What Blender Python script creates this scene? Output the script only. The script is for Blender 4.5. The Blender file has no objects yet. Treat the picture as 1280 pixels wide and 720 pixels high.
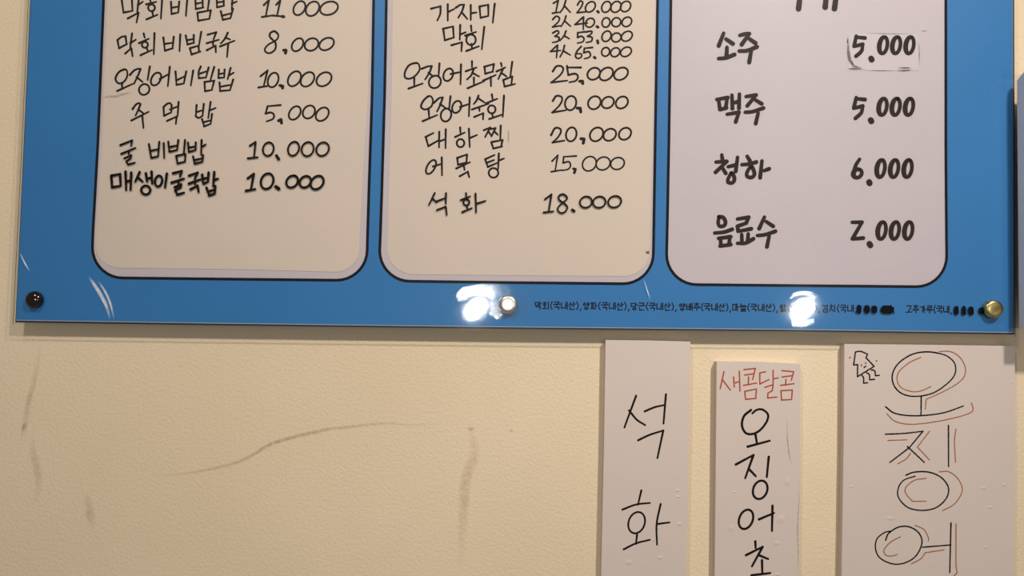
import bpy, bmesh, math, random
from mathutils import Vector, Matrix
random.seed(7)
scene = bpy.context.scene
COL = scene.collection

# ------------------------------------------------------------------ camera
F = 924.0                                   # focal length in pixels of a 1280 px wide frame
CAM = Vector((0.0, -0.76, 0.0))
TILT, ROLL = math.radians(1.9), 0.0135
fwd = Vector((0, math.cos(TILT), math.sin(TILT)))
up0 = Vector((0, -math.sin(TILT), math.cos(TILT)))
rt0 = Vector((1, 0, 0))
rt = math.cos(ROLL) * rt0 + math.sin(ROLL) * up0
up = -math.sin(ROLL) * rt0 + math.cos(ROLL) * up0
cd = bpy.data.cameras.new('camera')
cd.sensor_width = 36.0
cd.lens = F / 1280 * 36.0
cd.clip_start = 0.01
cam = bpy.data.objects.new('camera', cd)
COL.objects.link(cam)
M = Matrix((rt, up, -fwd)).transposed().to_4x4()
M.translation = CAM
cam.matrix_world = M
scene.camera = cam

def ray(u, v):
    return (rt * (u - 640) + up * (360 - v) + fwd * F).normalized()

def P(u, v, Y=0.0):
    """point of the plane y = Y (parallel to the wall) that belongs to a photo position"""
    d = ray(u, v)
    t = (Y - CAM.y) / d.y
    return CAM + d * t

# ------------------------------------------------------------------ world, lights, exposure
w = bpy.data.worlds.new('room_ambient')
scene.world = w
w.use_nodes = True
w.node_tree.nodes['Background'].inputs[0].default_value = (1.0, 0.93, 0.86, 1)
w.node_tree.nodes['Background'].inputs[1].default_value = 0.17

def lamp(name, loc, target, size, watts, color=(1, 0.9, 0.8), size_y=None, rot=0, spread=180):
    d = bpy.data.lights.new(name, 'AREA')
    d.shape = 'ELLIPSE' if size_y else 'DISK'
    d.size = size
    if size_y:
        d.size_y = size_y
    d.energy = watts
    d.spread = math.radians(spread)
    d.color = color
    o = bpy.data.objects.new(name, d)
    COL.objects.link(o)
    o.location = loc
    q = (Vector(target) - Vector(loc)).to_track_quat('-Z', 'Y')
    o.rotation_euler = (q.to_matrix() @ Matrix.Rotation(rot, 3, 'Z')).to_euler()
    return o

# ceiling downlights in front of the wall
lamp('downlight_right', (0.68, -1.08, 1.06), (0.24, 0, 0.0), 0.085, 5.5, spread=95)
lamp('downlight_left', (-0.46, -1.05, 1.03), (-0.2, 0, 0.08), 0.10, 2.3, spread=100)
# two pendant lamps further back in the room, mirrored in the acrylic cover
Y_AFRONT = -0.0167
def mirror_spot(u, v, Yp, Yl):
    p = P(u, v, Yp)
    d = ray(u, v)
    d = Vector((d.x, -d.y, d.z))
    return p + d * ((Yl - p.y) / d.y)
for k, (u, v) in enumerate(((595, 386), (1003, 387))):
    L = mirror_spot(u, v, Y_AFRONT, -3.2)
    lamp('pendant_lamp', L, (L.x, 0, L.z), 0.128, 8.0, (1, 0.96, 0.9), 0.074, math.radians(40))

scene.view_settings.view_transform = 'Standard'
scene.view_settings.look = 'None'
scene.view_settings.exposure = 0.0
scene.view_settings.gamma = 1.0
scene.view_settings.use_curve_mapping = False

# ------------------------------------------------------------------ materials
def srgb(r, g, b):
    f = lambda c: (c / 255 / 12.92) if c / 255 <= 0.04045 else ((c / 255 + 0.055) / 1.055) ** 2.4
    return (f(r), f(g), f(b), 1)

def mat(name, col, rough=0.6, noise=0.0, nscale=20, col2=None, bump=0.0, bscale=300, metal=0.0, spec=0.5, coat=0):
    m = bpy.data.materials.new(name)
    m.use_nodes = True
    nt = m.node_tree
    b = nt.nodes['Principled BSDF']
    b.inputs['Base Color'].default_value = col
    b.inputs['Roughness'].default_value = rough
    b.inputs['Metallic'].default_value = metal
    b.inputs['Specular IOR Level'].default_value = spec
    b.inputs['Coat Weight'].default_value = coat
    tc = nt.nodes.new('ShaderNodeTexCoord')
    if col2 is not None:
        n = nt.nodes.new('ShaderNodeTexNoise')
        n.inputs['Scale'].default_value = nscale
        n.inputs['Detail'].default_value = 5
        nt.links.new(tc.outputs['Object'], n.inputs['Vector'])
        r = nt.nodes.new('ShaderNodeValToRGB')
        r.color_ramp.elements[0].position = 0.5 - noise
        r.color_ramp.elements[1].position = 0.5 + noise
        r.color_ramp.elements[0].color = col
        r.color_ramp.elements[1].color = col2
        nt.links.new(n.outputs['Fac'], r.inputs[0])
        nt.links.new(r.outputs[0], b.inputs['Base Color'])
    if bump:
        n = nt.nodes.new('ShaderNodeTexNoise')
        n.inputs['Scale'].default_value = bscale
        n.inputs['Detail'].default_value = 4
        nt.links.new(tc.outputs['Object'], n.inputs['Vector'])
        bp = nt.nodes.new('ShaderNodeBump')
        bp.inputs['Strength'].default_value = 1.0
        bp.inputs['Distance'].default_value = bump
        nt.links.new(n.outputs['Fac'], bp.inputs['Height'])
        nt.links.new(bp.outputs[0], b.inputs['Normal'])
    return m

M_WALL = mat('wall_plaster', srgb(216, 198, 168), 0.85, 0.28, 5, srgb(226, 209, 181), 0.0006, 320)
M_BLUE = mat('blue_print', srgb(38, 114, 176), 0.5, 0.3, 9, srgb(44, 119, 182), spec=0.3)
M_BACK = mat('backing_board', srgb(22, 30, 46), 0.5)
M_WHITE = mat('panel_print', srgb(189, 180, 188), 0.5, 0.3, 12, srgb(194, 184, 191), spec=0.35)
M_INSERT = mat('insert_paper', srgb(205, 192, 179), 0.6, 0.35, 10, srgb(212, 195, 182), 0.00004, 60, spec=0.3)
M_LINE = mat('panel_outline_ink', srgb(8, 9, 18), 0.5, spec=0.05)
M_INK = mat('marker_ink', srgb(24, 16, 12), 0.55, spec=0.12)
M_INKB = mat('bold_marker_ink', srgb(18, 13, 11), 0.5, spec=0.12)
M_BROWN = mat('printed_brown_ink', srgb(40, 24, 20), 0.55, spec=0.12)
M_NAVY = mat('small_print_ink', srgb(8, 14, 34), 0.55, spec=0.12)
M_BLOT = mat('blot_ink', srgb(4, 5, 14), 0.5, spec=0.12)
M_SIGN = mat('sign_card', srgb(202, 189, 181), 0.5, 0.3, 18, srgb(206, 193, 186), 0.00006, 70)
M_SIGNINK = mat('sign_marker_ink', srgb(22, 14, 11), 0.55, spec=0.12)
M_RED = mat('red_marker_ink', srgb(165, 62, 36), 0.6)
M_ORANGE = mat('brown_pencil_ink', srgb(150, 92, 52), 0.6)
M_PATCH = mat('price_patch_paper', srgb(194, 185, 192), 0.5)
M_CHROME = mat('bolt_metal', srgb(225, 222, 216), 0.32, metal=1.0)
M_BRASS = mat('bolt_brass', srgb(206, 194, 140), 0.3, metal=1.0, col2=srgb(150, 128, 70), noise=0.15, nscale=160)
M_DARK = mat('bolt_dark', srgb(84, 70, 66), 0.14, metal=1.0)
M_EDGE = mat('pale_edge_strip', srgb(170, 186, 204), 0.5)
M_GREY = mat('grey_paint', srgb(196, 200, 214), 0.55, 0.3, 30, srgb(206, 209, 220))

def soft_mat(name, col, amount, nscale):
    """stain or painted glare streak: opacity from the 'a' attribute, broken up by noise"""
    m = bpy.data.materials.new(name)
    m.use_nodes = True
    nt = m.node_tree
    b = nt.nodes['Principled BSDF']
    b.inputs['Base Color'].default_value = col
    b.inputs['Roughness'].default_value = 0.7
    at = nt.nodes.new('ShaderNodeAttribute'); at.attribute_name = 'a'
    tc = nt.nodes.new('ShaderNodeTexCoord')
    n = nt.nodes.new('ShaderNodeTexNoise'); n.inputs['Scale'].default_value = nscale; n.inputs['Detail'].default_value = 3
    nt.links.new(tc.outputs['Object'], n.inputs['Vector'])
    mr = nt.nodes.new('ShaderNodeMapRange')
    mr.inputs['From Min'].default_value = 0.3; mr.inputs['From Max'].default_value = 0.65
    mr.inputs['To Min'].default_value = 0.25 * amount; mr.inputs['To Max'].default_value = amount
    nt.links.new(n.outputs['Fac'], mr.inputs['Value'])
    mu = nt.nodes.new('ShaderNodeMath'); mu.operation = 'MULTIPLY'
    nt.links.new(at.outputs['Fac'], mu.inputs[0]); nt.links.new(mr.outputs[0], mu.inputs[1])
    nt.links.new(mu.outputs[0], b.inputs['Alpha'])
    return m
M_STAIN = soft_mat('wall_stain', srgb(160, 130, 98), 0.19, 160)
M_CRACK = soft_mat('wall_crack_dirt', srgb(146, 120, 92), 0.34, 220)
M_SMUDGE = soft_mat('smudge', srgb(80, 62, 54), 1.0, 400)
M_CREASE = soft_mat('paper_crease', srgb(160, 140, 124), 0.5, 200)
M_GLARE = soft_mat('acrylic_painted_glare', srgb(240, 246, 252), 1.0, 60)  # whitish colour standing in for glare on the acrylic

def acrylic(name, edge, wrinkle=0.0):
    m = bpy.data.materials.new(name)
    m.use_nodes = True
    nt = m.node_tree
    nt.nodes.clear()
    out = nt.nodes.new('ShaderNodeOutputMaterial')
    tr = nt.nodes.new('ShaderNodeBsdfTransparent')
    mix = nt.nodes.new('ShaderNodeMixShader')
    if edge:
        tr.inputs[0].default_value = (0.85, 0.92, 0.92, 1)
        df = nt.nodes.new('ShaderNodeBsdfPrincipled')
        df.inputs['Base Color'].default_value = srgb(40, 50, 66)
        df.inputs['Roughness'].default_value = 0.25
        mix.inputs[0].default_value = 0.62
        nt.links.new(tr.outputs[0], mix.inputs[1]); nt.links.new(df.outputs[0], mix.inputs[2])
    else:
        tr.inputs[0].default_value = (0.985, 0.99, 0.99, 1)
        gl = nt.nodes.new('ShaderNodeBsdfGlossy')
        gl.inputs['Roughness'].default_value = 0.035
        gl.inputs['Color'].default_value = (1, 1, 1, 1)
        lw = nt.nodes.new('ShaderNodeLayerWeight'); lw.inputs['Blend'].default_value = 0.5
        pw = nt.nodes.new('ShaderNodeMath'); pw.operation = 'POWER'; pw.inputs[1].default_value = 5
        ma = nt.nodes.new('ShaderNodeMath'); ma.operation = 'MULTIPLY_ADD'; ma.inputs[1].default_value = 0.9; ma.inputs[2].default_value = 0.028
        nt.links.new(lw.outputs['Facing'], pw.inputs[0]); nt.links.new(pw.outputs[0], ma.inputs[0])
        tc = nt.nodes.new('ShaderNodeTexCoord')
        n = nt.nodes.new('ShaderNodeTexNoise'); n.inputs['Scale'].default_value = 520 if wrinkle else 60; n.inputs['Detail'].default_value = 3
        mp = nt.nodes.new('ShaderNodeMapping'); mp.inputs['Scale'].default_value = (0.35, 1, 1) if wrinkle else (1, 1, 1); mp.inputs['Rotation'].default_value = (0, math.radians(12), 0)
        nt.links.new(tc.outputs['Object'], mp.inputs['Vector']); nt.links.new(mp.outputs[0], n.inputs['Vector'])
        bp = nt.nodes.new('ShaderNodeBump'); bp.inputs['Distance'].default_value = wrinkle or 0.000022; bp.inputs['Strength'].default_value = 1.0
        nt.links.new(n.outputs['Fac'], bp.inputs['Height'])
        nt.links.new(bp.outputs[0], gl.inputs['Normal'])
        g2 = nt.nodes.new('ShaderNodeBsdfGlossy'); g2.inputs['Roughness'].default_value = 0.3
        gm = nt.nodes.new('ShaderNodeMixShader'); gm.inputs[0].default_value = 0.10
        nt.links.new(gl.outputs[0], gm.inputs[1]); nt.links.new(g2.outputs[0], gm.inputs[2])
        nt.links.new(ma.outputs[0], mix.inputs[0])
        nt.links.new(tr.outputs[0], mix.inputs[1]); nt.links.new(gm.outputs[0], mix.inputs[2])
    nt.links.new(mix.outputs[0], out.inputs[0])
    return m
M_ACR = acrylic('clear_acrylic', False)
M_ACRE = acrylic('acrylic_cut_edge', True)
M_FILM = acrylic('wrinkled_clear_film', False, 0.00011)

# ------------------------------------------------------------------ mesh helpers
def tag(o, label=None, cat=None, group=None, kind=None):
    for k, v in (('label', label), ('category', cat), ('group', group), ('kind', kind)):
        if v:
            o[k] = v
    return o

def empty(name, loc):
    o = bpy.data.objects.new(name, None)
    o.empty_display_size = 0.02
    COL.objects.link(o)
    o.location = loc
    return o

def origin_of(o):
    v = Vector((0, 0, 0))
    while o:
        v += Vector(o.location)
        o = o.parent
    return v

def link(name, me, mats, parent=None):
    for m in (mats if isinstance(mats, (list, tuple)) else [mats]):
        me.materials.append(m)
    o = bpy.data.objects.new(name, me)
    COL.objects.link(o)
    if parent:
        o.parent = parent
    return o

def build(name, verts, faces, mats, parent=None, base=None, fmat=None, smooth=False):
    """mesh from world-space vertices; its origin sits at its own centre"""
    verts = [Vector(v) for v in verts]
    if base is None:
        lo = Vector([min(v[i] for v in verts) for i in range(3)])
        hi = Vector([max(v[i] for v in verts) for i in range(3)])
        base = (lo + hi) / 2
    me = bpy.data.meshes.new(name)
    me.from_pydata([v - base for v in verts], [], faces)
    if fmat:
        me.polygons.foreach_set('material_index', fmat)
    if smooth:
        me.polygons.foreach_set('use_smooth', [True] * len(me.polygons))
    me.update()
    o = link(name, me, mats, parent)
    o.location = base - (origin_of(parent) if parent else Vector((0, 0, 0)))
    return o

def slab(name, outline, y0, y1, mats, parent=None, edge_index=0, on=None):
    """prism: outline given in photo positions on the plane y=on (default its front y1), between y0 (back) and y1 (front)"""
    on = y1 if on is None else on
    pts = [P(u, v, on) for u, v in outline]
    n = len(pts)
    verts = [(p.x, y1, p.z) for p in pts] + [(p.x, y0, p.z) for p in pts]
    faces = [tuple(range(n)), tuple(range(2 * n - 1, n - 1, -1))]
    fm = [0, 0]
    for i in range(n):
        j = (i + 1) % n
        faces.append((i, n + i, n + j, j)); fm.append(edge_index)
    return build(name, verts, faces, mats, parent, fmat=fm)

def catmull(pts, per=8):
    if len(pts) < 3:
        return pts
    closed = pts[0] == pts[-1]
    out = []
    n = len(pts)
    for i in range(n - 1):
        p1, p2 = pts[i], pts[i + 1]
        p0 = pts[i - 1] if i > 0 else (pts[-2] if closed else (2 * p1[0] - p2[0], 2 * p1[1] - p2[1]))
        p3 = pts[i + 2] if i + 2 < n else (pts[1] if closed else (2 * p2[0] - p1[0], 2 * p2[1] - p1[1]))
        for k in range(per):
            t = k / per
            out.append(tuple(0.5 * ((2 * p1[a]) + (-p0[a] + p2[a]) * t + (2 * p0[a] - 5 * p1[a] + 4 * p2[a] - p3[a]) * t * t
                                    + (-p0[a] + 3 * p1[a] - 3 * p2[a] + p3[a]) * t ** 3) for a in (0, 1)))
    out.append(pts[-1])
    return out

class Ink:
    """collects flat pen strokes given in photo positions and lays them on a plane"""
    def __init__(self, Y):
        self.Y, self.v, self.f, self.k = Y, [], [], 0
    def strip(self, pts, widths):
        self.k += 1
        Y = self.Y - 4e-6 * (self.k % 12)
        n = len(pts)
        if n < 2:
            return
        b = len(self.v)
        dirs = []
        for i in range(n):
            a, c = pts[max(i - 1, 0)], pts[min(i + 1, n - 1)]
            dx, dy = c[0] - a[0], c[1] - a[1]
            l = math.hypot(dx, dy) or 1
            dirs.append((dx / l, dy / l))
        for (x, y), (dx, dy), wd in zip(pts, dirs, widths):
            h = wd / 2
            self.v.append(P(x - dy * h, y + dx * h, Y)); self.v.append(P(x + dy * h, y - dx * h, Y))
        for i in range(n - 1):
            self.f.append((b + 2 * i, b + 2 * i + 2, b + 2 * i + 3, b + 2 * i + 1))
        for i, s in ((0, -1), (n - 1, 1)):                       # round ends
            (x, y), (dx, dy), h = pts[i], dirs[i], widths[i] / 2
            c = len(self.v)
            for k in range(7):
                a = -math.pi / 2 + math.pi * k / 6
                ex, ey = math.cos(a) * s, math.sin(a)
                self.v.append(P(x + dx * ex * h - dy * ey * h, y + dy * ex * h + dx * ey * h, Y))
            self.f.append(tuple(range(c, c + 7)))
    def line(self, pts, wd, taper=0.0):
        for a, b in zip(pts[:-1], pts[1:]):
            n = 4
            pp = [(a[0] + (b[0] - a[0]) * i / n, a[1] + (b[1] - a[1]) * i / n) for i in range(n + 1)]
            ww = [wd * (1 + taper * (0.5 - i / n)) for i in range(n + 1)]
            self.strip(pp, ww)
    def curve(self, pts, wd, taper=0.0):
        q = catmull(pts)
        n = len(q)
        self.strip(q, [wd * (1 + taper * (0.5 - i / n)) for i in range(n)])
    def ring(self, cx, cy, rx, ry, shear, wd, thick=0.0):
        q, ww = [], []
        for i in range(29):
            a = math.radians(-75 - 360 * i / 28)
            y = ry * math.sin(a)
            q.append((cx + rx * math.cos(a) - shear * y, cy + y))
            ww.append(wd * (1 + thick * max(0, -math.cos(a))))
        self.strip(q, ww)
    def text(self, spec, ox, oy, sc, wd, taper=0.0, thick=0.0):
        T = lambda s: tuple(float(c) for c in s.split(','))
        for st in spec.split(';'):
            st = st.strip()
            if not st:
                continue
            if st[0] == 'o':
                a = T(st[1:])
                self.ring(ox + a[0] / sc, oy + a[1] / sc, a[2] / sc, a[3] / sc, a[4] if len(a) > 4 else 0, wd, thick)
            elif st[0] == '.':                                    # blot of a full stop or comma
                pts = [(ox + x / sc, oy + y / sc) for x, y in map(T, st[1:].split())]
                if len(pts) == 1:
                    pts.append((pts[0][0] + 0.3, pts[0][1] + 0.6))
                self.line(pts, wd * 1.55)
            else:
                sm = st[0] == '~'
                pts = [(ox + x / sc, oy + y / sc) for x, y in map(T, st.lstrip('~').split())]
                (self.curve if sm else self.line)(pts, wd, taper)
    def done(self, name, m, parent, label=None):
        o = build(name, self.v, self.f, m, parent)
        if label:
            o['label'] = label
        return o

def soft_strip(name, pts, wd, Y, m, parent, taper=True):
    """a mark that fades out at its sides and ends"""
    q = catmull(pts, 6)
    n = len(q)
    v, f, al = [], [], []
    for i in range(n):
        a, c = q[max(i - 1, 0)], q[min(i + 1, n - 1)]
        dx, dy = c[0] - a[0], c[1] - a[1]
        l = math.hypot(dx, dy) or 1
        dx, dy = dx / l, dy / l
        s = math.sin(math.pi * (i + 0.15) / (n - 0.7)) if taper else 1.0
        h = wd / 2 * (0.45 + 0.55 * s)
        for k, t in enumerate((-1, -0.4, 0.4, 1)):
            v.append(P(q[i][0] - dy * h * t, q[i][1] + dx * h * t, Y)); al.append(0.0 if abs(t) == 1 else s)
    for i in range(n - 1):
        for k in range(3):
            f.append((4 * i + k, 4 * i + k + 1, 4 * i + k + 5, 4 * i + k + 4))
    o = build(name, v, f, m, parent)
    at = o.data.attributes.new('a', 'FLOAT', 'POINT')
    at.data.foreach_set('value', al)
    return o

def interp(tab, x):
    for (a, ya), (b, yb) in zip(tab[:-1], tab[1:]):
        if x <= b or (b, yb) == tab[-1]:
            return ya + (yb - ya) * (x - a) / (b - a)

def arc(c, r, a0, a1, n=9):
    return [(c[0] + r * math.cos(math.radians(a0 + (a1 - a0) * i / n)), c[1] + r * math.sin(math.radians(a0 + (a1 - a0) * i / n))) for i in range(n + 1)]

def rounded(lt, rtab, bot, top, r):
    """outline of a hanging rounded panel: lt / rtab give the x of the sides by y, bot the y of the lower edge by x"""
    pts = []
    yb_r = interp(bot, interp(rtab, 320) - r)
    yb_l = interp(bot, interp(lt, 320) + r)
    # clockwise in the photo from the top left
    xl, xr = interp(lt, top), interp(rtab, top)
    pts += arc((xl + r, top + r), r, 180, 270)
    pts += arc((xr - r, top + r), r, 270, 360)
    for y in (-100, 0, 60, 120, 180, 240, 290):
        pts.append((interp(rtab, y), y))
    pts += arc((interp(rtab, yb_r - r) - r, yb_r - r), r, 0, 90)
    for i in range(1, 6):
        x = interp(rtab, 320) - r + (interp(lt, 320) + r - interp(rtab, 320) + r) * i / 6
        pts.append((x, interp(bot, x)))
    pts += arc((interp(lt, yb_l - r) + r, yb_l - r), r, 90, 180)
    for y in (290, 240, 180, 120, 60, 0, -100):
        pts.append((interp(lt, y), y))
    return pts

def offset(pts, d):
    n = len(pts)
    out = []
    for i in range(n):
        a, b = pts[i - 1], pts[(i + 1) % n]
        dx, dy = b[0] - a[0], b[1] - a[1]
        l = math.hypot(dx, dy) or 1
        out.append((pts[i][0] - dy / l * d, pts[i][1] + dx / l * d))
    return out

# ------------------------------------------------------------------ wall
def make_wall():
    v = [(-2.2, 0, -1.6), (2.2, 0, -1.6), (2.2, 0, 1.4), (-2.2, 0, 1.4)]
    v += [(x, 0.1, z) for x, _, z in v]
    f = [(0, 1, 2, 3), (7, 6, 5, 4), (0, 4, 5, 1), (1, 5, 6, 2), (2, 6, 7, 3), (3, 7, 4, 0)]
    o = build('wall_back', v, f, M_WALL)
    tag(o, 'cream textured plaster wall behind the menu board', 'wall', kind='structure')
    return o
wall = make_wall()
def wl(s, ox, oy, sc):
    return [(ox + float(a.split(',')[0]) / sc, oy + float(a.split(',')[1]) / sc) for a in s.split()]
soft_strip('crack', wl('425,440 480,435 560,425 650,405 700,385 760,350 830,328 900,312 915,308 985,300 1085,290 1155,295 1275,288', 0, 400, 2.25), 5.5, -0.0006, M_CRACK, wall)
soft_strip('stain', wl('465,290 480,370 455,450 448,560 440,700', 380, 400, 2.25), 17, -0.0006, M_STAIN, wall)
soft_strip('stain', wl('115,60 100,150 80,235 68,300 60,350', 0, 400, 2.25), 9, -0.0006, M_STAIN, wall)
soft_strip('stain', wl('72,285 68,300 62,312', 0, 400, 2.25), 7, -0.0008, M_CRACK, wall)
soft_strip('stain', wl('88,330 95,380 108,450 100,520', 0, 400, 2.25), 12, -0.0006, M_STAIN, wall)
soft_strip('stain', wl('245,480 252,540 262,590', 0, 400, 2.25), 13, -0.0006, M_STAIN, wall)
soft_strip('stain', wl('460,300 470,306 478,300', 380, 400, 2.25), 5, -0.0008, M_CRACK, wall)
soft_strip('stain', wl('578,309 584,310 588,309', 380, 400, 2.25), 4, -0.0008, M_CRACK, wall)

# ------------------------------------------------------------------ menu board
Y_BACK, Y_PRINT, Y_PANEL, Y_LINE, Y_INS, Y_TXT = -0.0125, -0.0150, -0.0151, -0.0152, -0.0154, -0.01545
Y_AB, Y_AF, Y_MARK = -0.0156, -0.0167, -0.01675
board = empty('menu_board', (P(640, 405, Y_BACK).x, 0, P(640, 405, Y_BACK).z))
tag(board, 'wide blue restaurant menu board with three rounded price panels under clear acrylic', 'menu board')
TOP = -330
bot_edge = [(20, 399.5), (240, 402.8), (430, 405.3), (640, 407.8), (840, 409.6), (1000, 411), (1130, 413), (1266, 414.8)]
blue = [(53, TOP), (1264, TOP), (1265.5, 0), (1266, 200), (1266.5, 414.8)] + [p for p in reversed(bot_edge)] + [(29.5, 200), (38.5, 0)]
grow = lambda l, r_, b: [(53 - l, TOP), (1264 + r_, TOP), (1265.5 + r_, 0), (1266 + r_, 200), (1266.5 + r_, 414.8 + b)] + [(x, y + b) for x, y in reversed(bot_edge)][1:-1] + [(20 - l, 399.5 + b), (29.5 - l, 200), (38.5 - l, 0)]
slab('backing_plate', grow(1.5, 2.6, 3.6), Y_BACK, Y_PRINT + 0.0009, M_BACK, board, on=Y_PRINT)
slab('pale_border', grow(0.3, 0.6, 1.2), Y_PRINT + 0.0009, Y_PRINT + 0.0004, M_EDGE, board, on=Y_PRINT)  # thin pale strip showing past the blue sheet
sheet = slab('print_sheet', blue, Y_PRINT + 0.0004, Y_PRINT, M_BLUE, board)
acr_out = [(49, TOP - 4), (1267, TOP - 4), (1268, 0), (1268.5, 200), (1269.8, 421)] + [(x, y + 6.0) for x, y in reversed(bot_edge)][1:-1] + [(15.8, 405.5), (26, 200), (35, 0)]
cover = slab('acrylic_cover', acr_out, Y_AB, Y_AF, [M_ACR, M_ACRE], board, edge_index=1)

def panel(lt, rtab, bot, name):
    o = rounded(lt, rtab, bot, -285, 38)
    p = slab('price_panel', o, Y_PRINT - 0.00002, Y_PANEL, M_WHITE, board)
    a, b = offset(o, 1.75), offset(o, -1.75)
    n = len(o)
    v = [P(x, y, Y_LINE) for x, y in a] + [P(x, y, Y_LINE) for x, y in b]
    f = [(i, (i + 1) % n, n + (i + 1) % n, n + i) for i in range(n)]
    build('panel_outline', v, f, M_LINE, p)
    p['label'] = name
    return p
L1 = [(-300, 142), (0, 129.5), (180, 122.3), (290, 116.2), (330, 114.8)]
R1 = [(-300, 473), (0, 467), (112, 465.3), (272, 460), (330, 458.5)]
B1 = [(120, 347), (300, 349), (460, 350.6)]
L2 = [(-300, 492), (0, 483), (112, 481), (272, 476.3), (330, 474)]
R2 = [(-300, 828), (0, 822), (112, 820), (282, 817.3), (330, 816.5)]
B2 = [(474, 351), (640, 353.2), (820, 355)]
L3 = [(-300, 842), (0, 838.7), (187, 836), (300, 833.8), (330, 833)]
R3 = [(-300, 1181), (0, 1182.3), (200, 1182.3), (330, 1183.4)]
B3 = [(833, 355.4), (1000, 357), (1185, 358.6)]
pan1 = panel(L1, R1, B1, 'left price panel with cream insert sheet')
pan2 = panel(L2, R2, B2, 'middle price panel with cream insert sheet')
pan3 = panel(L3, R3, B3, 'right drinks price panel printed on white')
shift = lambda t, d: [(a, b + d) for a, b in t]
ins1 = rounded([(-300, 147), (0, 134), (180, 127), (290, 119.7), (330, 118.5)], [(-300, 469), (0, 462.5), (112, 460.5), (272, 450.5), (330, 448.5)], [(120, 334.5), (300, 336.7), (460, 341)], -270, 30)
ins2 = rounded([(-300, 500), (0, 491), (112, 489.5), (272, 484.8), (330, 483.5)], [(-300, 824), (0, 818.5), (112, 816.5), (282, 812.6), (330, 812)], [(480, 342.5), (640, 344.3), (820, 345.5)], -270, 32)
slab('insert_sheet', ins1, Y_PANEL - 0.00002, Y_INS, M_INSERT, pan1)['label'] = 'cream paper insert, slightly yellowed'
slab('insert_sheet', ins2, Y_PANEL - 0.00002, Y_INS, M_INSERT, pan2)['label'] = 'cream paper insert, slightly yellowed'
soft_strip('crease', wl('110,85 150,72 230,65 300,45 360,40', 110, 110, 6.4), 4, Y_TXT, M_CREASE, pan1)
soft_strip('smudge', wl('285,270 320,285 335,305', 770, 280, 8), 2.6, Y_TXT, M_SMUDGE, pan2)
soft_strip('smudge', wl('335,262 318,285 295,300', 770, 280, 8), 2.6, Y_TXT, M_SMUDGE, pan2)
soft_strip('smudge', wl('930,540 932,600 930,690', 490, 75, 6.4), 3, Y_TXT, M_CREASE, pan2)

def words(parent, Y, m, items, wd, taper=0.25, thick=0.0, name='handwriting'):
    for label, ox, oy, sc, spec, *k in items:
        ink = Ink(Y)
        ink.text(spec, ox, oy, sc, k[0] if k else wd, taper, thick)
        ink.done(name, m, parent, label)

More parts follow.
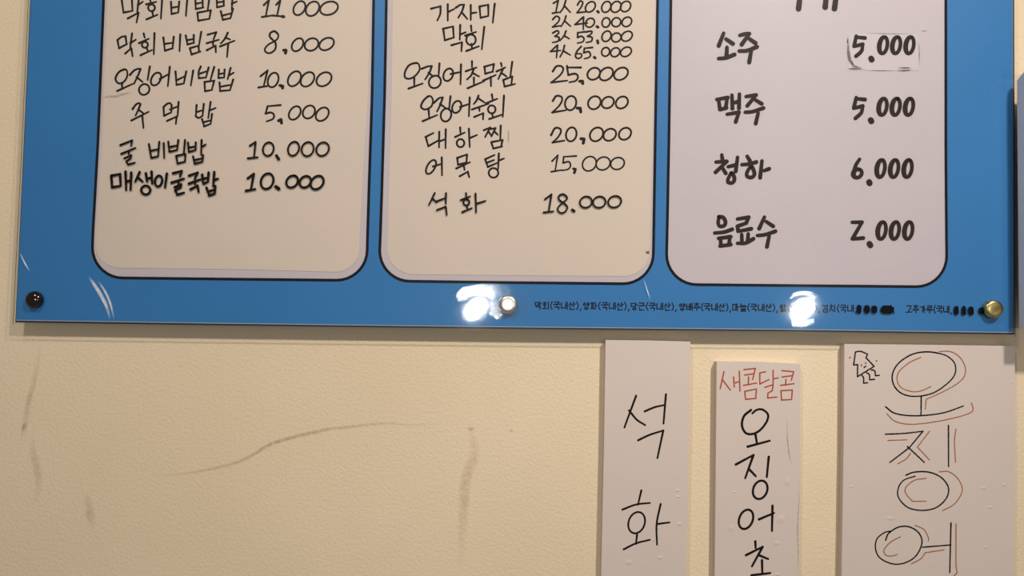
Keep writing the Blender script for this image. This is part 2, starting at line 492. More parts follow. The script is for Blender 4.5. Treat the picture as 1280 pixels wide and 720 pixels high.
# --- left panel, dish names and prices
words(pan1, Y_TXT, M_INK, [
 ('handwritten dish name 막회비빔밥', 110, 0, 6.4,
  '268,-15 284,100;284,101 358,86;268,-12 350,-28 356,84;408,-28 394,98;398,42 438,14;318,148 404,102 388,180;'
  '495,-22 500,18;465,35 545,15;o508,62,27,27;515,92 520,128;468,155 556,118;594,-18 583,150;'
  '664,15 668,110;668,112 722,100;730,12 722,100;668,62 726,52;795,-18 783,128;'
  '858,-18 862,70;862,72 924,60;916,-14 918,58;860,30 916,20;972,-24 958,78;875,102 882,166;875,102 982,82 972,148;882,166 972,150;'
  '1030,-14 1032,56;1032,58 1090,46;1086,-14 1086,46;1032,20 1086,12;1156,-24 1150,76;1150,30 1190,12;1062,90 1078,156;1078,158 1140,146;1160,70 1140,146;1070,126 1148,106'),
 ('handwritten dish name 막회비빔국수', 110, 0, 6.4,
  '236,322 248,385;~236,320 268,296 300,290;300,290 308,350;248,386 312,352;352,268 338,382;338,345 382,318;298,428 346,386 357,450;'
  '445,268 454,302;408,345 486,310;o455,358,24,24;468,380 480,412;420,442 512,400;532,265 526,435;'
  '603,300 615,404;615,406 678,386;686,295 676,390;610,352 680,342;738,275 732,410;'
  '782,284 795,354;795,356 848,342;846,280 846,346;790,322 846,312;906,255 888,362;815,386 828,434;815,386 884,366 888,414;828,436 900,412;'
  '957,278 1026,258 1004,315;950,346 1046,318;1000,340 1002,370;950,402 1020,366 1023,420;'
  '~1118,262 1095,310 1062,348;1098,300 1136,316;1056,372 1172,326;1122,348 1112,456'),
 ('handwritten dish name 오징어비빔밥', 140, 75, 8,
  '~130,94 70,120 36,180 50,222 82,235 122,214 150,168 152,118 130,94;100,228 100,290;52,310 205,240;'
  '~178,150 220,106 262,88 285,90;~285,90 262,150 220,238;246,172 306,220;378,65 356,200;o322,295,52,54,0.1;'
  'o440,190,48,64,0.3;478,190 572,138;578,68 558,262;'
  '635,115 645,245;645,248 716,236;742,115 718,236;642,205 730,162;812,105 788,255;'
  '~888,65 866,120 868,176;868,182 936,176;966,75 940,176;872,138 950,112;1022,70 986,196;925,220 930,310;925,220 1022,206 998,300;930,312 1000,300;'
  '1068,96 1064,176;1064,180 1120,176;1126,95 1122,176;1066,142 1122,132;1186,80 1156,192;1166,156 1218,126;1075,225 1080,306;1080,310 1180,302;1212,195 1180,302;1080,268 1192,248'),
 ('handwritten dish name 주먹밥', 140, 75, 8,
  '~205,492 240,445 270,432 285,442;~285,442 265,495 235,556;262,495 312,532;194,605 366,518;302,556 315,680;'
  '515,470 520,556;~515,470 550,440 580,432 596,450;596,450 594,515;520,558 592,524;580,496 652,466;666,420 656,560;550,610 646,566 638,640;'
  '846,450 838,560;~838,562 866,580 906,556;918,440 906,560;842,522 912,500;986,420 962,582;972,506 1036,480;900,590 920,660;920,664 986,640;1000,540 986,640;910,624 992,602'),
 ('handwritten price 11 000', 300, 0, 6.4,
  '190,42 234,-4;232,-4 206,130;175,136 270,122;290,38 326,-4;324,-4 296,128;262,124 350,132;.338,132 350,134;'
  'o475,65,46,56,0.25;o580,70,52,58,0.25;o712,66,70,54,0.3'),
 ('handwritten price 8,000', 300, 0, 6.4,
  '~302,272 275,250 242,266 240,296 268,325 286,352 280,396 240,425 206,416 200,390 228,356 284,325 306,296 302,272;.350,402 368,402 364,425;'
  'o460,358,44,52,0.3;o572,356,54,50,0.2;o693,352,56,50,0.35'),
 ('handwritten price 10,000 beside 오징어비빔밥', 300, 0, 6.4,
  '165,610 220,564 188,695;148,700 232,686;o265,640,42,58,0.2;.320,684 342,690 340,704;o435,630,50,60,0.3;o540,635,52,58,0.3;o672,634,58,56,0.3'),
 ('handwritten price 5,000', 290, 110, 6.4,
  '388,137 285,146 268,205;~268,205 310,196 336,216 326,248 276,268;.372,262 392,252 396,280;o502,200,45,54,0.3;o615,192,48,52,0.2;o722,210,50,54,0.3'),
], 2.55)
# marker written on the acrylic itself
words(cover, Y_MARK, M_INKB, [
 ('marker dish name 굴비빔밥 on the acrylic', 110, 160, 6.4,
  '258,136 352,98 344,142;265,206 380,158;326,182 326,212;290,242 346,216 340,242;340,242 306,266;306,266 320,292;320,292 375,276;'
  '487,128 505,236;505,238 560,226;570,110 560,228;496,182 562,168;605,120 609,240;'
  '642,108 650,186;650,188 710,176;722,95 712,176;646,152 716,138;776,95 766,205;705,222 715,280;705,222 778,206 776,270;715,283 776,268;'
  '800,115 805,186;805,190 860,176;862,115 860,178;802,156 860,146;908,95 905,216;908,152 942,130;840,226 852,282;852,285 915,270;920,215 915,270;848,256 916,242', 2.3),
 ('bold marker dish name 매생이굴국밥 on the acrylic', 120, 200, 8,
  '152,156 160,270;152,156 240,140 246,256;160,272 246,258;295,116 301,300;352,126 345,300;300,216 346,202;'
  '436,120 392,216;416,172 466,216;498,132 511,216;555,116 561,236;506,186 556,176;o497,300,45,44;'
  'o625,210,36,54,0.1;708,136 690,275;'
  '770,132 856,110 840,165;755,226 880,186;822,206 826,240;786,272 850,242 845,272;845,272 790,302;792,302 812,346;812,346 880,326;'
  '930,156 1016,126 986,192;928,236 1046,192;990,214 990,242;945,292 1015,256 1026,320;'
  '1062,146 1070,232;1074,236 1120,216;1126,126 1120,216;1066,188 1120,176;1182,120 1172,262;1176,202 1220,186;1105,276 1130,350;1130,355 1186,336;1192,260 1188,336;1118,316 1186,296', 3.0),
 ('marker price 10,000 beside 굴비빔밥', 290, 110, 6.4,
  '142,462 188,430 176,555;126,562 206,553;o290,488,43,54,0.1;.355,540 374,568;o492,485,44,56,0.15;o605,488,48,56,0.1;o725,488,50,54,0.15', 2.3),
 ('bold marker price 10.000 beside 매생이굴국밥', 280, 160, 6.4,
  '190,402 238,366 216,490;175,502 250,488;o345,425,50,62,0.15;.416,470 438,486;o545,428,46,48,0.2;o650,430,44,46,0.2;o745,436,50,54,0.25', 2.9),
 ('marker dish name 석화 on the acrylic', 490, 170, 6.4,
  '342,456 296,550;326,500 356,530;352,524 430,494;432,456 430,542;360,592 430,564 438,632;'
  '592,456 595,484;550,512 626,482;o595,530,24,24;598,555 605,588;562,608 640,576;668,460 673,612;672,542 748,518', 2.2),
 ('marker price 18.000 beside 석화', 650, 170, 6.4,
  '200,506 252,466 230,605;190,611 268,602;~374,486 345,465 312,480 314,510 350,536 378,566 366,600 335,616 306,600 306,570 340,535 374,506 374,486;.418,590 434,600;'
  'o528,528,48,45,0.1;o635,528,50,45,0.1;o758,525,52,46,0.15', 2.2),
], 2.2, name='marker_writing')

# --- middle panel
words(pan2, Y_TXT, M_INK, [
 ('handwritten dish name 가자미', 490, 0, 6.4,
  '312,70 388,50;~388,50 386,110 362,165;446,35 446,165;448,96 498,72;~510,62 545,40 576,38;~576,38 560,90 530,142;556,96 602,152;630,40 630,160;632,106 675,100;'
  '700,54 708,140;700,52 770,38 771,126;708,142 771,128;822,30 806,182'),
 ('handwritten dish name 막회', 490, 0, 6.4,
  '410,232 422,320;408,230 488,212 494,300;422,322 496,300;546,200 542,318;545,276 590,258;475,362 560,338 555,410;'
  '632,205 636,250;585,285 672,256;o632,318,38,42;636,352 640,386;595,408 696,370;738,215 718,395'),
 ('handwritten dish name 오징어초무침', 490, 0, 6.4,
  '~196,504 140,520 106,570 104,618 140,630 186,606 220,560 216,520 196,504;178,625 178,695;132,709 245,668;'
  '~238,550 285,532 318,528;~318,528 300,580 265,636;292,582 332,612;380,508 372,615;o343,655,48,50,0.1;'
  'o450,598,38,50,0.2;470,592 550,576;552,515 548,675;'
  '640,490 640,538;590,570 676,540;~655,548 635,600 600,636;642,582 696,612;655,622 656,686;605,706 736,650;'
  '740,535 746,588;738,534 815,512 806,576;746,590 802,574;728,646 830,600;790,616 792,690;'
  '872,505 878,532;836,572 906,540;890,548 850,632;874,582 916,612;962,495 946,616;890,640 900,690;890,640 962,612 955,676;900,692 984,672'),
 ('handwritten dish name 오징어숙회', 490, 75, 6.4,
  '~292,290 252,325 232,372 262,396 310,376 328,332 316,296 292,290;292,392 298,462;245,490 362,440;'
  '~336,342 376,306 406,300;~406,300 386,360 360,412;384,352 432,386;468,290 456,400;o432,440,42,52,0.1;'
  'o518,375,36,48,0.2;545,376 622,350;622,300 615,450;'
  '~692,285 676,325 654,352;690,306 742,342;640,396 772,350;698,384 700,408;658,456 730,426 728,475;'
  '798,275 806,316;755,346 842,310;o798,395,30,32;800,425 806,452;778,472 884,436;896,285 886,455'),
 ('handwritten dish name 대하찜', 490, 75, 6.4,
  '268,616 332,584;270,616 290,690;290,690 376,640;378,575 376,700;430,555 428,706;376,652 430,632;'
  '545,540 548,582;505,616 582,580;o548,665,30,32;615,550 622,696;618,626 680,600;'
  '735,562 785,540 745,616;774,576 792,602;790,552 828,545 795,612;818,572 846,598;870,525 866,640;795,660 810,706;795,657 884,640 872,696;810,708 882,692'),
 ('handwritten dish name 어묵탕', 490, 170, 6.4,
  'o312,248,34,56,0.4;328,244 400,222;398,172 400,315;'
  '522,176 528,226;520,176 600,148 596,206;528,230 600,210;514,260 624,210;575,238 580,272;542,322 606,286 618,330;'
  '745,186 820,152;745,186 766,246;755,216 816,192;766,248 840,216;855,140 849,262;856,196 896,180;o812,295,38,38'),
 ('handwritten price 1 person 20.000', 650, 0, 6.4,
  '268,26 306,2 286,100;260,106 312,98;~366,4 348,60 320,102;354,46 402,98;~460,40 480,8 502,20 490,56 456,100;456,101 530,95;o563,55,38,42,0.3;.620,90 628,98;o690,55,36,44,0.2;o768,55,40,44,0.2;o845,52,40,42,0.2', 2.3),
 ('handwritten price 2 persons 40.000', 650, 0, 6.4,
  '~262,156 290,130 316,146 302,180 260,216;260,216 322,206;~368,128 354,170 328,212;356,166 404,210;504,138 440,196;440,196 540,184;508,136 506,236;o560,182,35,36,0.2;.615,212 625,218;o688,180,32,38,0.1;o770,178,36,36,0.1;o855,175,38,38,0.2', 2.3),
 ('handwritten price 3 persons 53.000', 650, 0, 6.4,
  '~262,264 298,246 310,264 280,290;~280,290 312,300 302,330 260,340;~368,248 350,290 318,326;354,286 394,310;520,254 462,262 460,300;~460,300 492,290 512,310 500,335 460,345;~525,256 572,250 570,270 540,290;~540,290 576,300 570,330 530,340;.620,325 624,345;o692,290,36,42,0.2;o770,300,38,36,0.1;o855,290,42,40,0.3', 2.3),
 ('handwritten price 4 persons 65.000', 650, 0, 6.4,
  '292,368 244,412;244,412 324,404;300,362 292,462;~356,364 344,410 320,456;344,406 402,440;~490,372 456,410 444,450 464,468 490,456 490,432 456,430;580,380 516,386 510,422;~510,422 550,414 564,440 550,460 515,470;.594,458 602,464;o685,415,32,35,0.1;o762,418,36,36,0.2;o848,415,42,38,0.3', 2.3),
 ('handwritten price 25,000', 650, 0, 6.4,
  '~262,572 290,532 330,530 346,556 320,602 250,660;250,660 378,645;488,540 376,540;376,528 386,600;~386,600 440,590 464,612 446,646 395,658;.478,650 500,650 502,668;o590,590,50,48,0.2;o690,592,52,52,0.3;o808,590,54,50,0.3'),
 ('handwritten price 20,000 beside 오징어숙회', 650, 75, 6.4,
  '~262,328 290,288 330,294 336,325 310,370 258,420;258,420 366,402;o405,345,45,57,0.1;.458,385 482,386 486,415;o595,342,50,52,0.15;o702,340,48,46,0.2;o815,340,48,48,0.2'),
 ('handwritten price 20,000 beside 대하찜', 650, 75, 6.4,
  '~248,602 280,546 320,550 326,580 300,622 260,660;260,660 356,645;o410,595,42,56,0.1;.488,630 512,632 506,665;o612,595,52,55,0.2;o718,598,50,48,0.2;o840,590,48,48,0.2'),
 ('handwritten price 15,000', 650, 170, 6.4,
  '256,202 302,154 280,285;250,286 336,272;450,160 350,166 344,216;~344,216 390,206 404,236 386,265 335,276;.428,262 444,266 434,295;o555,222,55,58,0.15;o665,220,56,52,0.15;o780,220,54,48,0.15', 2.2),
], 2.55)

# --- right panel, brush lettering
patch = slab('price_patch', [(1060, 41.5), (1149, 42.5), (1149, 88.2), (1060.5, 88)], Y_PANEL - 0.00002, Y_PANEL - 0.00018, M_PATCH, pan3)
patch['label'] = 'small pasted price correction with dirty edges'
for s, wdt in (('262,300 258,400 272,480 310,530 400,556', 5.2), ('255,552 300,550 380,556', 3.2), ('650,546 710,543 770,546', 2.6), ('645,566 710,564 770,562', 2.8),
               ('400,562 520,566 645,566', 1.2), ('822,330 826,430 826,540', 1.4), ('390,266 560,270 800,272', 1.1), ('835,250 870,248 890,246', 1.1), ('258,290 252,330 256,360', 2.0)):
    soft_strip('smudge', wl(s, 1020, 0, 6.4), wdt, Y_PANEL - 0.00022, M_SMUDGE, pan3)
Y3 = Y_PANEL - 0.00026
words(pan3, Y3, M_BROWN, [
 ('brush lettered heading 주류', 860, 0, 6.4,
  '700,-250 880,-270 730,-150;830,-205 960,-160;680,-75 980,-105;905,-100 885,70;1040,-270 1220,-285 1200,-215;1200,-215 1050,-205;1050,-205 1060,-140 1240,-160;1010,-70 1290,-105;1112,-90 1098,58;1195,-95 1172,70', 6.6),
 ('brush lettered drink name 소주', 860, 0, 6.4,
  '285,266 246,366;304,312 360,350;312,378 308,456;~246,468 305,462 372,436;~416,282 455,272 490,270;490,270 430,356;488,308 540,344;~410,408 475,404 552,374;506,408 490,498', 5.1),
 ('brush lettered drink name 맥주', 860, 100, 6.4,
  '230,156 318,140;246,164 256,235;314,142 302,225;256,238 308,222;352,120 356,228;412,112 408,226;362,186 405,170;314,274 408,258;408,258 382,334;'
  '465,132 545,120;545,120 475,206;538,158 590,190;~458,258 520,252 604,224;562,264 542,348', 4.8),
 ('brush lettered drink name 청하', 860, 150, 8,
  '338,348 346,402;280,420 388,414;388,416 276,522;344,478 378,532;402,466 476,450;496,372 478,512;~432,532 402,590 402,622 440,628 464,600 456,552 432,532;'
  '592,362 620,408;~540,446 610,440 684,420;~630,466 592,520 592,562 635,574 664,546 656,500 630,466;740,408 722,576;762,506 812,488', 4.8),
 ('brush lettered drink name 음료수', 860, 210, 6.4,
  '~248,392 242,440 256,466 290,460 300,430 282,396 248,390;~214,520 290,512 354,490;244,562 342,550;260,562 264,620;336,550 328,612;256,625 342,612;'
  '396,408 486,394;486,394 466,440;466,440 396,466;396,466 402,504;402,506 506,486;430,532 432,594;482,526 478,586;~396,602 462,600 524,566;'
  '612,392 570,484;626,428 682,466;~556,540 622,532 700,506;650,542 632,630', 4.8),
 ('brush lettered price 5.000 on pasted patch', 1020, 0, 6.4,
  '322,288 306,366;328,298 392,304;304,372 374,354;~374,354 364,408 320,450;o539,362,32,66,0.12;o643,362,32,66,0.12;o750,362,32,66,0.12;.441,468 446,478', 4.8),
 ('brush lettered price 5.000 beside 맥주', 1020, 100, 6.4,
  '322,140 304,220;328,150 392,156;302,226 374,208;~374,208 362,262 316,306;o535,214,32,66,0.12;o640,214,32,66,0.12;o746,214,32,66,0.12;.438,320 444,330', 4.8),
 ('brush lettered price 6.000', 1040, 170, 8,
  '~276,232 240,290 215,370;o256,374,42,42,0.15;o489,325,40,86,0.12;o624,325,40,86,0.12;o759,325,40,86,0.12;.372,460 377,472', 4.8),
 ('brush lettered price 2.000', 1020, 210, 6.4,
  '290,434 368,434;368,434 292,566;292,568 378,560;o527,500,32,68,0.12;o633,500,32,68,0.12;o740,500,32,68,0.12;.428,606 436,618', 4.8),
], 4.6, taper=-0.15, thick=0.3, name='lettering')

# --- small print along the lower edge: syllables composed from their letters
JV = {  # strokes in a unit box
 'ㄱ': ['0,.1 1,.1', '1,.1 .85,1'], 'ㄴ': ['0,0 0,1', '0,1 1,.9'], 'ㄷ': ['0,.05 1,.05', '0,.05 0,1', '0,1 1,.95'], 'ㄹ': ['0,0 1,0', '1,0 1,.5', '1,.5 0,.5', '0,.5 0,1', '0,1 1,1'],
 'ㅁ': ['0,0 1,0', '1,0 1,1', '0,0 0,1', '0,1 1,1'], 'ㅂ': ['0,0 0,1', '1,0 1,1', '0,.5 1,.5', '0,1 1,1'], 'ㅅ': ['.5,0 0,1', '.5,.35 1,1'], 'ㅆ': ['.3,0 0,1', '.3,.4 .55,1', '.75,0 .5,.9', '.75,.4 1,1'],
 'ㅇ': ['.5,0 .05,.5', '.05,.5 .5,1', '.5,1 .95,.5', '.95,.5 .5,0'], 'ㅈ': ['0,0 1,0', '.6,0 0,1', '.5,.4 1,1'], 'ㅊ': ['.5,-.2 .5,.1', '0,.15 1,.15', '.6,.15 0,1', '.5,.5 1,1'],
 'ㅍ': ['0,0 1,0', '.3,0 .3,1', '.7,0 .7,1', '0,1 1,1'], 'ㅎ': ['.5,-.2 .5,0', '0,.15 1,.15', '.5,.35 .15,.65', '.15,.65 .5,1', '.5,1 .85,.65', '.85,.65 .5,.35'],
 'ㅏ': ['.3,0 .3,1', '.3,.5 1,.45'], 'ㅐ': ['.2,.05 .2,.95', '.9,0 .9,1', '.2,.5 .9,.45'], 'ㅑ': ['.3,0 .3,1', '.3,.35 1,.3', '.3,.65 1,.6'], 'ㅣ': ['.5,0 .5,1'],
 'ㅗ': ['.5,0 .5,.8', '0,.9 1,.8'], 'ㅜ': ['0,.2 1,.1', '.55,.2 .5,1'], 'ㅡ': ['0,.5 1,.4']}
CHO = 'ㄱ,ㄲ,ㄴ,ㄷ,ㄸ,ㄹ,ㅁ,ㅂ,ㅃ,ㅅ,ㅆ,ㅇ,ㅈ,ㅉ,ㅊ,ㅋ,ㅌ,ㅍ,ㅎ'.split(',')
JUNG = 'ㅏ,ㅐ,ㅑ,ㅒ,ㅓ,ㅔ,ㅕ,ㅖ,ㅗ,ㅘ,ㅙ,ㅚ,ㅛ,ㅜ,ㅝ,ㅞ,ㅟ,ㅠ,ㅡ,ㅢ,ㅣ'.split(',')
JONG = ',ㄱ,ㄲ,ㄳ,ㄴ,ㄵ,ㄶ,ㄷ,ㄹ,ㄺ,ㄻ,ㄼ,ㄽ,ㄾ,ㄿ,ㅀ,ㅁ,ㅂ,ㅄ,ㅅ,ㅆ,ㅇ,ㅈ,ㅊ,ㅋ,ㅌ,ㅍ,ㅎ'.split(',')
def syllable(ink, ch, x, y, wd_, h, pen):
    def put(j, bx, by, bw, bh):
        for s in JV[j]:
            ink.line([(x + (bx + bw * float(a.split(',')[0])) * wd_, y + (by + bh * float(a.split(',')[1])) * h) for a in s.split()], pen)
    if ch == '(':
        ink.curve([(x + wd_ * .8, y - .5), (x + wd_ * .25, y + h * .5), (x + wd_ * .8, y + h)], pen); return
    if ch == ')':
        ink.curve([(x + wd_ * .2, y - .5), (x + wd_ * .75, y + h * .5), (x + wd_ * .2, y + h)], pen); return
    if ch == ',':
        ink.line([(x + wd_ * .5, y + h * .9), (x + wd_ * .35, y + h * 1.15)], pen * 1.1); return
    c = ord(ch) - 0xAC00
    a, b, d = CHO[c // 588], JUNG[c % 588 // 28], JONG[c % 28]
    hc = 0.52 if d else 0.95
    if b in 'ㅏㅐㅑㅣ':
        put(a, .05, .08, .48, hc * .8); put(b, .62, 0, .36, hc + (.05 if d else 0))
    elif b == 'ㅚ':
        put(a, .08, .08, .5, .5); put('ㅗ', .02, .6, .62, .35); put('ㅣ', .72, 0, .3, 1)
    else:
        put(a, .15, 0, .7, hc * .5); put(b, .0, hc * .55, 1, hc * .45)
    if d:
        put(d, .2, .66, .66, .34)
small = [('막회(국내산),', 668, 728), ('양파(국내산),', 728, 788), ('당근(국내산),', 788, 847), ('양배추(국내산),', 848, 915), ('마늘(국내산),', 915, 973.5),
         ('쌀(국내산),', 974, 1026), ('김치(국내,', 1027, 1072), ('),', 1112.5, 1119), ('고추가루(국내,', 1132, 1191)]
for txt, x0, x1 in small:
    ink = Ink(Y_PRINT - 0.00012)
    wts = [0.42 if c in '(),' else 1.0 for c in txt]
    unit = (x1 - x0) / sum(wts)
    x = x0
    for c, g in zip(txt, wts):
        yy = 377.2 + (x - 668) * 0.0102
        syllable(ink, c, x + unit * g * 0.06, yy, unit * g * 0.86, 9.2, 1.4)
        x += unit * g
    ink.done('small_lettering', M_NAVY, sheet, 'small dark navy origin note ' + txt.rstrip(',').strip(')') if len(txt) > 2 else None)
# inked-over words
for (x, y, rx, ry) in ((1074, 386.6, 3.0, 5.6), (1083.8, 386.6, 3.6, 5.2), (1093, 386.8, 3.6, 4.8), (1109.5, 387, 8.3, 5.0), (1195.5, 388, 2.9, 5.6), (1205, 388.2, 2.7, 5.8), (1214, 388.4, 3.4, 5.4), (1227, 388.6, 3.4, 4.6)):
    n = 18
    pts = []
    for i in range(n):
        a = 2 * math.pi * i / n
        k = 1 + random.uniform(-0.08, 0.10)
        q = abs(math.cos(a)) ** 0.65 * math.copysign(1, math.cos(a)), abs(math.sin(a)) ** 0.65 * math.copysign(1, math.sin(a))
        pts.append((x + rx * q[0] * k, y + ry * q[1] * k))
    slab('ink_blot', pts, Y_AF + 0.00001, Y_MARK, M_BLOT, cover)

# glare along scratches in the acrylic, painted as whitish strips
soft_strip('glare_streak', wl('590,350 625,400 670,470 710,550 735,640', 0, 280, 5.333), 6.0, Y_AF - 0.00006, M_GLARE, cover)
soft_strip('glare_streak', wl('655,380 700,450 735,530 762,640', 0, 280, 5.333), 4.0, Y_AF - 0.00006, M_GLARE, cover)
soft_strip('glare_streak', wl('132,190 160,250 200,320', 0, 280, 5.333), 2.6, Y_AF - 0.00006, M_GLARE, cover)
soft_strip('glare_streak', wl('1052,-10 1078,70 1108,165', 640, 350, 6.4), 1.6, Y_AF - 0.00006, M_GLARE, cover)

# loose wrinkled patches of the clear film
for st in ('570,366 578,360 592,357 606,354 624,355 640,358 654,366 662,378 660,392 646,399 622,399 612,394 611,384 616,376 606,370 592,369 580,376 572,378',
           '986,374 990,368 998,364 1012,364 1022,369 1023,374 1012,370 1000,369 991,373', '988,400 1002,402 1016,399 1018,405 1004,409 991,408'):
    slab('film_patch', wl(st, 0, 0, 1), Y_AF - 0.00001, Y_AF - 0.00006, M_FILM, cover)

# standoff bolts
def bolt(u, v, r, m, label, dome=False):
    c = P(u, v, -0.0210)
    s = 0.0008
    prof = [(0.0, -0.02260), (0.55, -0.02258), (0.72, -0.0225), (0.90, -0.0217), (1.0, -0.0204), (1.0, -0.0175), (0.98, Y_AF - 0.00002)]
    if dome:
        prof = [(0.0, -0.0236), (0.3, -0.0234), (0.58, -0.0228), (0.8, -0.0217), (0.94, -0.0201), (1.0, -0.0182), (1.0, Y_AF - 0.00002)]
    barrel = [(0.75, Y_BACK + 0.00005), (0.75, -0.0001)]
    def lathe(name, pr, parent, mt, lab=None):
        n = 28
        vv, ff = [], []
        for (k, y) in pr:
            for i in range(n):
                a = 2 * math.pi * i / n
                vv.append((c.x + k * r * s * math.cos(a), y, c.z + k * r * s * math.sin(a)))
        for j in range(len(pr) - 1):
            for i in range(n):
                ff.append((j * n + i, j * n + (i + 1) % n, (j + 1) * n + (i + 1) % n, (j + 1) * n + i))
        if pr[0][0] > 0:
            ff.append(tuple(range(n)))
        ff.append(tuple(range((len(pr) - 1) * n, len(pr) * n)))
        o = build(name, vv, ff, mt, parent, smooth=True)
        if lab:
            o['label'] = lab
        return o
    cap = lathe('standoff_cap', prof, board, m, label)
    lathe('standoff_barrel', barrel, cap, M_CHROME)
bolt(40.5, 374.5, 10.6, M_DARK, 'dark domed standoff bolt cap at the lower left corner', dome=True)
bolt(635, 380.5, 11.6, M_CHROME, 'bright chrome standoff bolt cap in the lower middle')
bolt(1243, 386.5, 11.6, M_BRASS, 'brass toned standoff bolt cap at the lower right corner')

# ------------------------------------------------------------------ card signs under the board
def sign(outline, Yb, Yf, label):
    cx = sum(p[0] for p in outline) / len(outline)
    b = P(cx, max(p[1] for p in outline), 0)
    root = empty('card_sign', (b.x, 0, b.z))
    tag(root, label, 'sign', 'handwritten card signs under the menu board')
    slab('card', outline, Yb, Yf, M_SIGN, root)
    return root
TH = -0.0088
def blister(root, u, v, rx, ry):
    c = P(u, v, TH)
    s = 0.00081
    vv, ff = [(c.x, TH - 0.0004, c.z)], []
    n = 12
    for k, h in ((0.5, 0.0003), (1.0, -0.00005)):
        for i in range(n):
            a = 2 * math.pi * i / n
            vv.append((c.x + k * rx * s * math.cos(a), TH - h, c.z + k * ry * s * math.sin(a)))
    for i in range(n):
        j = (i + 1) % n
        ff.append((0, 1 + i, 1 + j)); ff.append((1 + i, 1 + n + i, 1 + n + j, 1 + j))
    build('blister', vv, ff, M_SIGN, root, smooth=True)

s1 = sign([(757, 425), (810, 425.6), (863, 427), (861, 560), (858, 720), (856, 830), (749, 830), (751.5, 720), (755, 560)], -0.0002, TH, 'tall narrow card sign reading 석화 in black marker, leftmost of three')
YS = TH - 0.00012
ink = Ink(YS); ink.text('~115,48 92,110 67,178;~86,108 118,146 152,168;~150,112 190,95 230,86;237,42 227,162;~123,230 170,208 226,190;226,190 202,303', 760, 480, 3.27, 2.5, 0.2)
ink.done('marker_writing', M_SIGNINK, s1, 'marker syllable 석')
ink = Ink(YS); ink.text('370,78 345,186;~228,222 330,184 435,172;o335,320,62,80,0.15;338,410 330,480;~238,520 330,475 435,448;~515,180 485,330 488,485;490,330 582,318', 740, 600, 6, 2.4, 0.2)
ink.done('marker_writing', M_SIGNINK, s1, 'marker syllable 화')
for u, v, a, b in ((847, 613, 4, 2.5), (848, 621, 3.5, 2), (849, 655, 4, 2.5), (786, 703, 6, 4), (825, 697, 5, 2.5), (817, 675, 3, 2)):
    blister(s1, u, v, a, b)

s2 = sign([(896, 452), (950, 452.6), (1000.5, 455.2), (1000, 560), (998.5, 720), (997.5, 900), (891.5, 900), (893.5, 720), (895, 560)], -0.0002, TH, 'narrow card sign headed with red marker 새콤달콤, middle of three')
ink = Ink(YS); ink.text('120,118 97,220;110,165 158,228;178,150 182,210;212,115 216,235;182,186 212,178;240,106 308,98 292,165;245,138 300,130;268,150 266,192;238,200 316,186;245,240 250,282;245,236 315,222 310,280;250,284 312,278;'
     '338,125 370,118;335,125 335,190;335,192 390,165;415,110 415,195;418,160 446,155;365,212 415,196 410,232;410,232 385,246;384,246 382,276;382,276 438,270;'
     '468,112 538,118 524,170;468,150 530,142;492,165 490,200;460,200 540,190;462,235 465,286;462,232 530,228 526,285;465,288 526,285', 880, 440, 4.8, 1.7, 0.1)
ink.done('red_writing', M_RED, s2, 'red marker heading 새콤달콤')
for spec, ox, oy, sc, lab in (
  ('~282,348 240,385 228,440 250,485 290,492 335,470 375,420 384,375 350,345 315,348 290,368;308,490 318,550;262,568 395,532', 880, 440, 4.8, '오'),
  ('318,325 495,230;495,230 412,462;450,370 518,442;648,248 628,450;o562,578,72,92,0.15', 880, 540, 8, '징'),
  ('o252,380,42,58,0.2;330,380 420,342;411,298 408,450', 880, 570, 4.8, '어'),
  ('308,512 310,552;252,595 352,545;352,545 288,662;330,595 385,618;348,625 350,700;285,716 398,702', 880, 570, 4.8, '초')):
    ink = Ink(YS); ink.text(spec, ox, oy, sc, 2.9, 0.2)
    ink.done('marker_writing', M_SIGNINK, s2, 'marker syllable ' + lab)
for u, v, a, b in ((976, 649, 7, 6), (971, 679, 5, 3.5), (984, 602, 4, 7), (914, 660, 4, 5), (918, 615, 2.5, 1.8), (972, 718, 5, 2.5)):
    blister(s2, u, v, a, b)
soft_strip('crease', wl('820,0 838,120 860,270 890,340', 880, 540, 8), 1.8, YS, M_CREASE, s2)
soft_strip('crease', wl('495,380 500,450 503,530 520,650', 880, 440, 4.8), 1.2, YS, M_CREASE, s2)
soft_strip('crease', wl('565,100 570,260 562,420 566,620 562,720', 880, 570, 4.8), 1.8, YS, M_CREASE, s2)

s3 = sign([(1055.5, 430), (1160, 431), (1268.5, 432.5), (1269, 560), (1268, 720), (1268, 900), (1050.5, 900), (1052, 720), (1054.5, 560)], -0.0002, TH, 'wide card sign with a squid doodle and 오징어 outlined in brown, rightmost of three')
B = {'오': ('~680,110 600,102 510,120 425,178 388,250 400,320 450,370 530,388 640,370 730,315 788,250 790,180 745,132 680,110;574,388 572,508;~345,455 400,495 500,512 620,508 730,490 845,450', 1040, 420, 5.142),
     'ㅈ': ('~215,182 400,174 590,152;590,152 455,315;455,315 258,465;435,305 605,465', 1080, 520, 8),
     'ㅣ': ('845,95 846,505', 1080, 520, 8),
     'ㅇ': ('~475,72 530,52 620,52 700,85 748,150 735,220 670,280 580,298 490,280 430,220 425,160 460,105 535,78', 1040, 580, 5.142),
     '어': ('~345,490 365,445 430,405 500,405 560,445 578,510 540,590 470,635 390,642 310,605 280,545 290,480 340,440 375,432;583,535 765,520;765,378 757,698', 1040, 580, 5.142)}
for lab, (spec, ox, oy, sc) in B.items():
    ink = Ink(YS); ink.text(spec, ox, oy, sc, 1.75, 0.15)
    ink.done('marker_writing', M_SIGNINK, s3, 'black marker letter ' + lab)
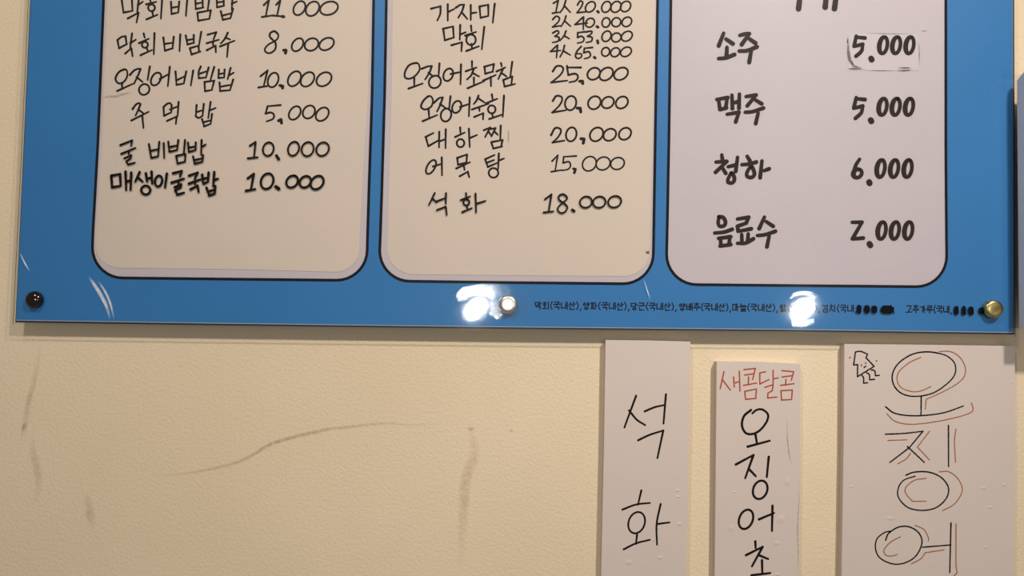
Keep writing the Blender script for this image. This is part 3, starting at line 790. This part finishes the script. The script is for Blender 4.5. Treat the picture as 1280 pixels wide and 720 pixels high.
O = [('~570,138 500,170 430,230 420,290 450,335 520,358 580,350 635,325;~690,100 760,100 820,135 856,200 850,260 800,310 700,365 610,405;605,410 600,470;~352,500 400,545 470,565 560,565 700,545 830,515 898,488 906,460 895,430', 1040, 420, 5.142),
     ('240,245 430,238', 1080, 520, 8), ('655,152 535,310 655,440', 1080, 520, 8), ('~465,375 420,430 340,478', 1080, 520, 8), ('~920,130 905,250 915,462', 1080, 520, 8),
     ('~605,92 530,105 475,150 475,190 515,238;515,240 605,240;~690,50 750,50 810,95 838,165 810,230 770,270 710,300', 1040, 580, 5.142),
     ('~440,468 380,500 335,550 345,585 380,592 420,582;~535,395 590,420 618,470 620,495;~510,642 570,610 600,570;600,570 720,552;~797,385 797,550 797,650 805,700;805,700 780,722', 1040, 580, 5.142)]
for spec, ox, oy, sc in O:
    ink = Ink(YS + 0.00004); ink.text(spec, ox, oy, sc, 1.35, 0.1)
    ink.done('outline_writing', M_ORANGE, s3, 'thin brown outline beside the black letter')
ink = Ink(YS)
ink.text('232,120 205,315;205,315 265,308;265,308 262,490;262,490 512,335;512,335 390,205;390,205 415,152;~415,152 310,110 232,120;~330,470 354,510 355,588;355,588 415,580;~400,430 440,460 445,535;445,535 520,530;~470,390 520,400 532,475;532,475 590,470;362,352 388,332', 1050, 430, 12, 1.75)
ink.done('squid_doodle', M_SIGNINK, s3, 'little hand-drawn squid doodle')
ink = Ink(YS - 0.00003)
ink.text('.322,314 322,326;.384,280 388,290;.148,202 152,206;.546,250 550,254', 1050, 430, 12, 1.3)
ink.done('doodle_dots', M_ORANGE, s3, 'small reddish dots of the doodle')
for u, v, a, b in ((1229, 610, 5, 3), (1255, 606, 3.5, 2), (1237, 634, 4.5, 2.5), (1232, 684, 4, 2.5), (1064, 608, 3, 2), (1113, 648, 6, 3), (1264, 478, 2, 1.5)):
    blister(s3, u, v, a, b)

# ------------------------------------------------------------------ grey housing at the right border
def housing():
    # side profile in (depth from wall, height), extruded along the wall to the right
    DB = 0.022                                   # shadow gap behind the body
    x0 = P(1272.5, 250, -DB).x
    zt, zb = P(1271, 101, -DB).z, P(1274, 410, -DB).z
    prof = [(DB, zb), (DB, zt), (0.042, zt + 0.011), (0.05, zt + 0.008), (0.05, zb + 0.005), (0.045, zb)]
    root = empty('wall_cabinet', (x0 + 0.1, 0, zb))
    tag(root, 'grey painted box on the wall at the right border beside the menu board', 'cabinet')
    n = len(prof)
    v = [(x0, -d, z) for d, z in prof] + [(x0 + 0.25, -d, z) for d, z in prof]
    f = [tuple(range(n)), tuple(range(2 * n - 1, n - 1, -1))] + [(i, n + i, n + (i + 1) % n, (i + 1) % n) for i in range(n)]
    build('body', v, f, M_GREY, root)
    v = [(a, -d, z) for d in (DB - 0.00005, 0.0003) for a, z in ((x0 + 0.02, zb + 0.02), (x0 + 0.23, zb + 0.02), (x0 + 0.23, zt - 0.02), (x0 + 0.02, zt - 0.02))]
    build('back_spacer', v, [(0, 1, 2, 3), (7, 6, 5, 4), (0, 4, 5, 1), (1, 5, 6, 2), (2, 6, 7, 3), (3, 7, 4, 0)], M_BACK, root)
    v = [(x0 + 0.02, -0.0500, zb + 0.03), (x0 + 0.23, -0.0500, zb + 0.03), (x0 + 0.23, -0.0500, zt - 0.02), (x0 + 0.02, -0.0500, zt - 0.02)]
    v += [(a, -0.0525, c) for a, b, c in v]
    f = [(4, 5, 6, 7), (0, 1, 5, 4), (1, 2, 6, 5), (2, 3, 7, 6), (3, 0, 4, 7)]
    build('front_panel', v, f, M_GREY, root)
housing()
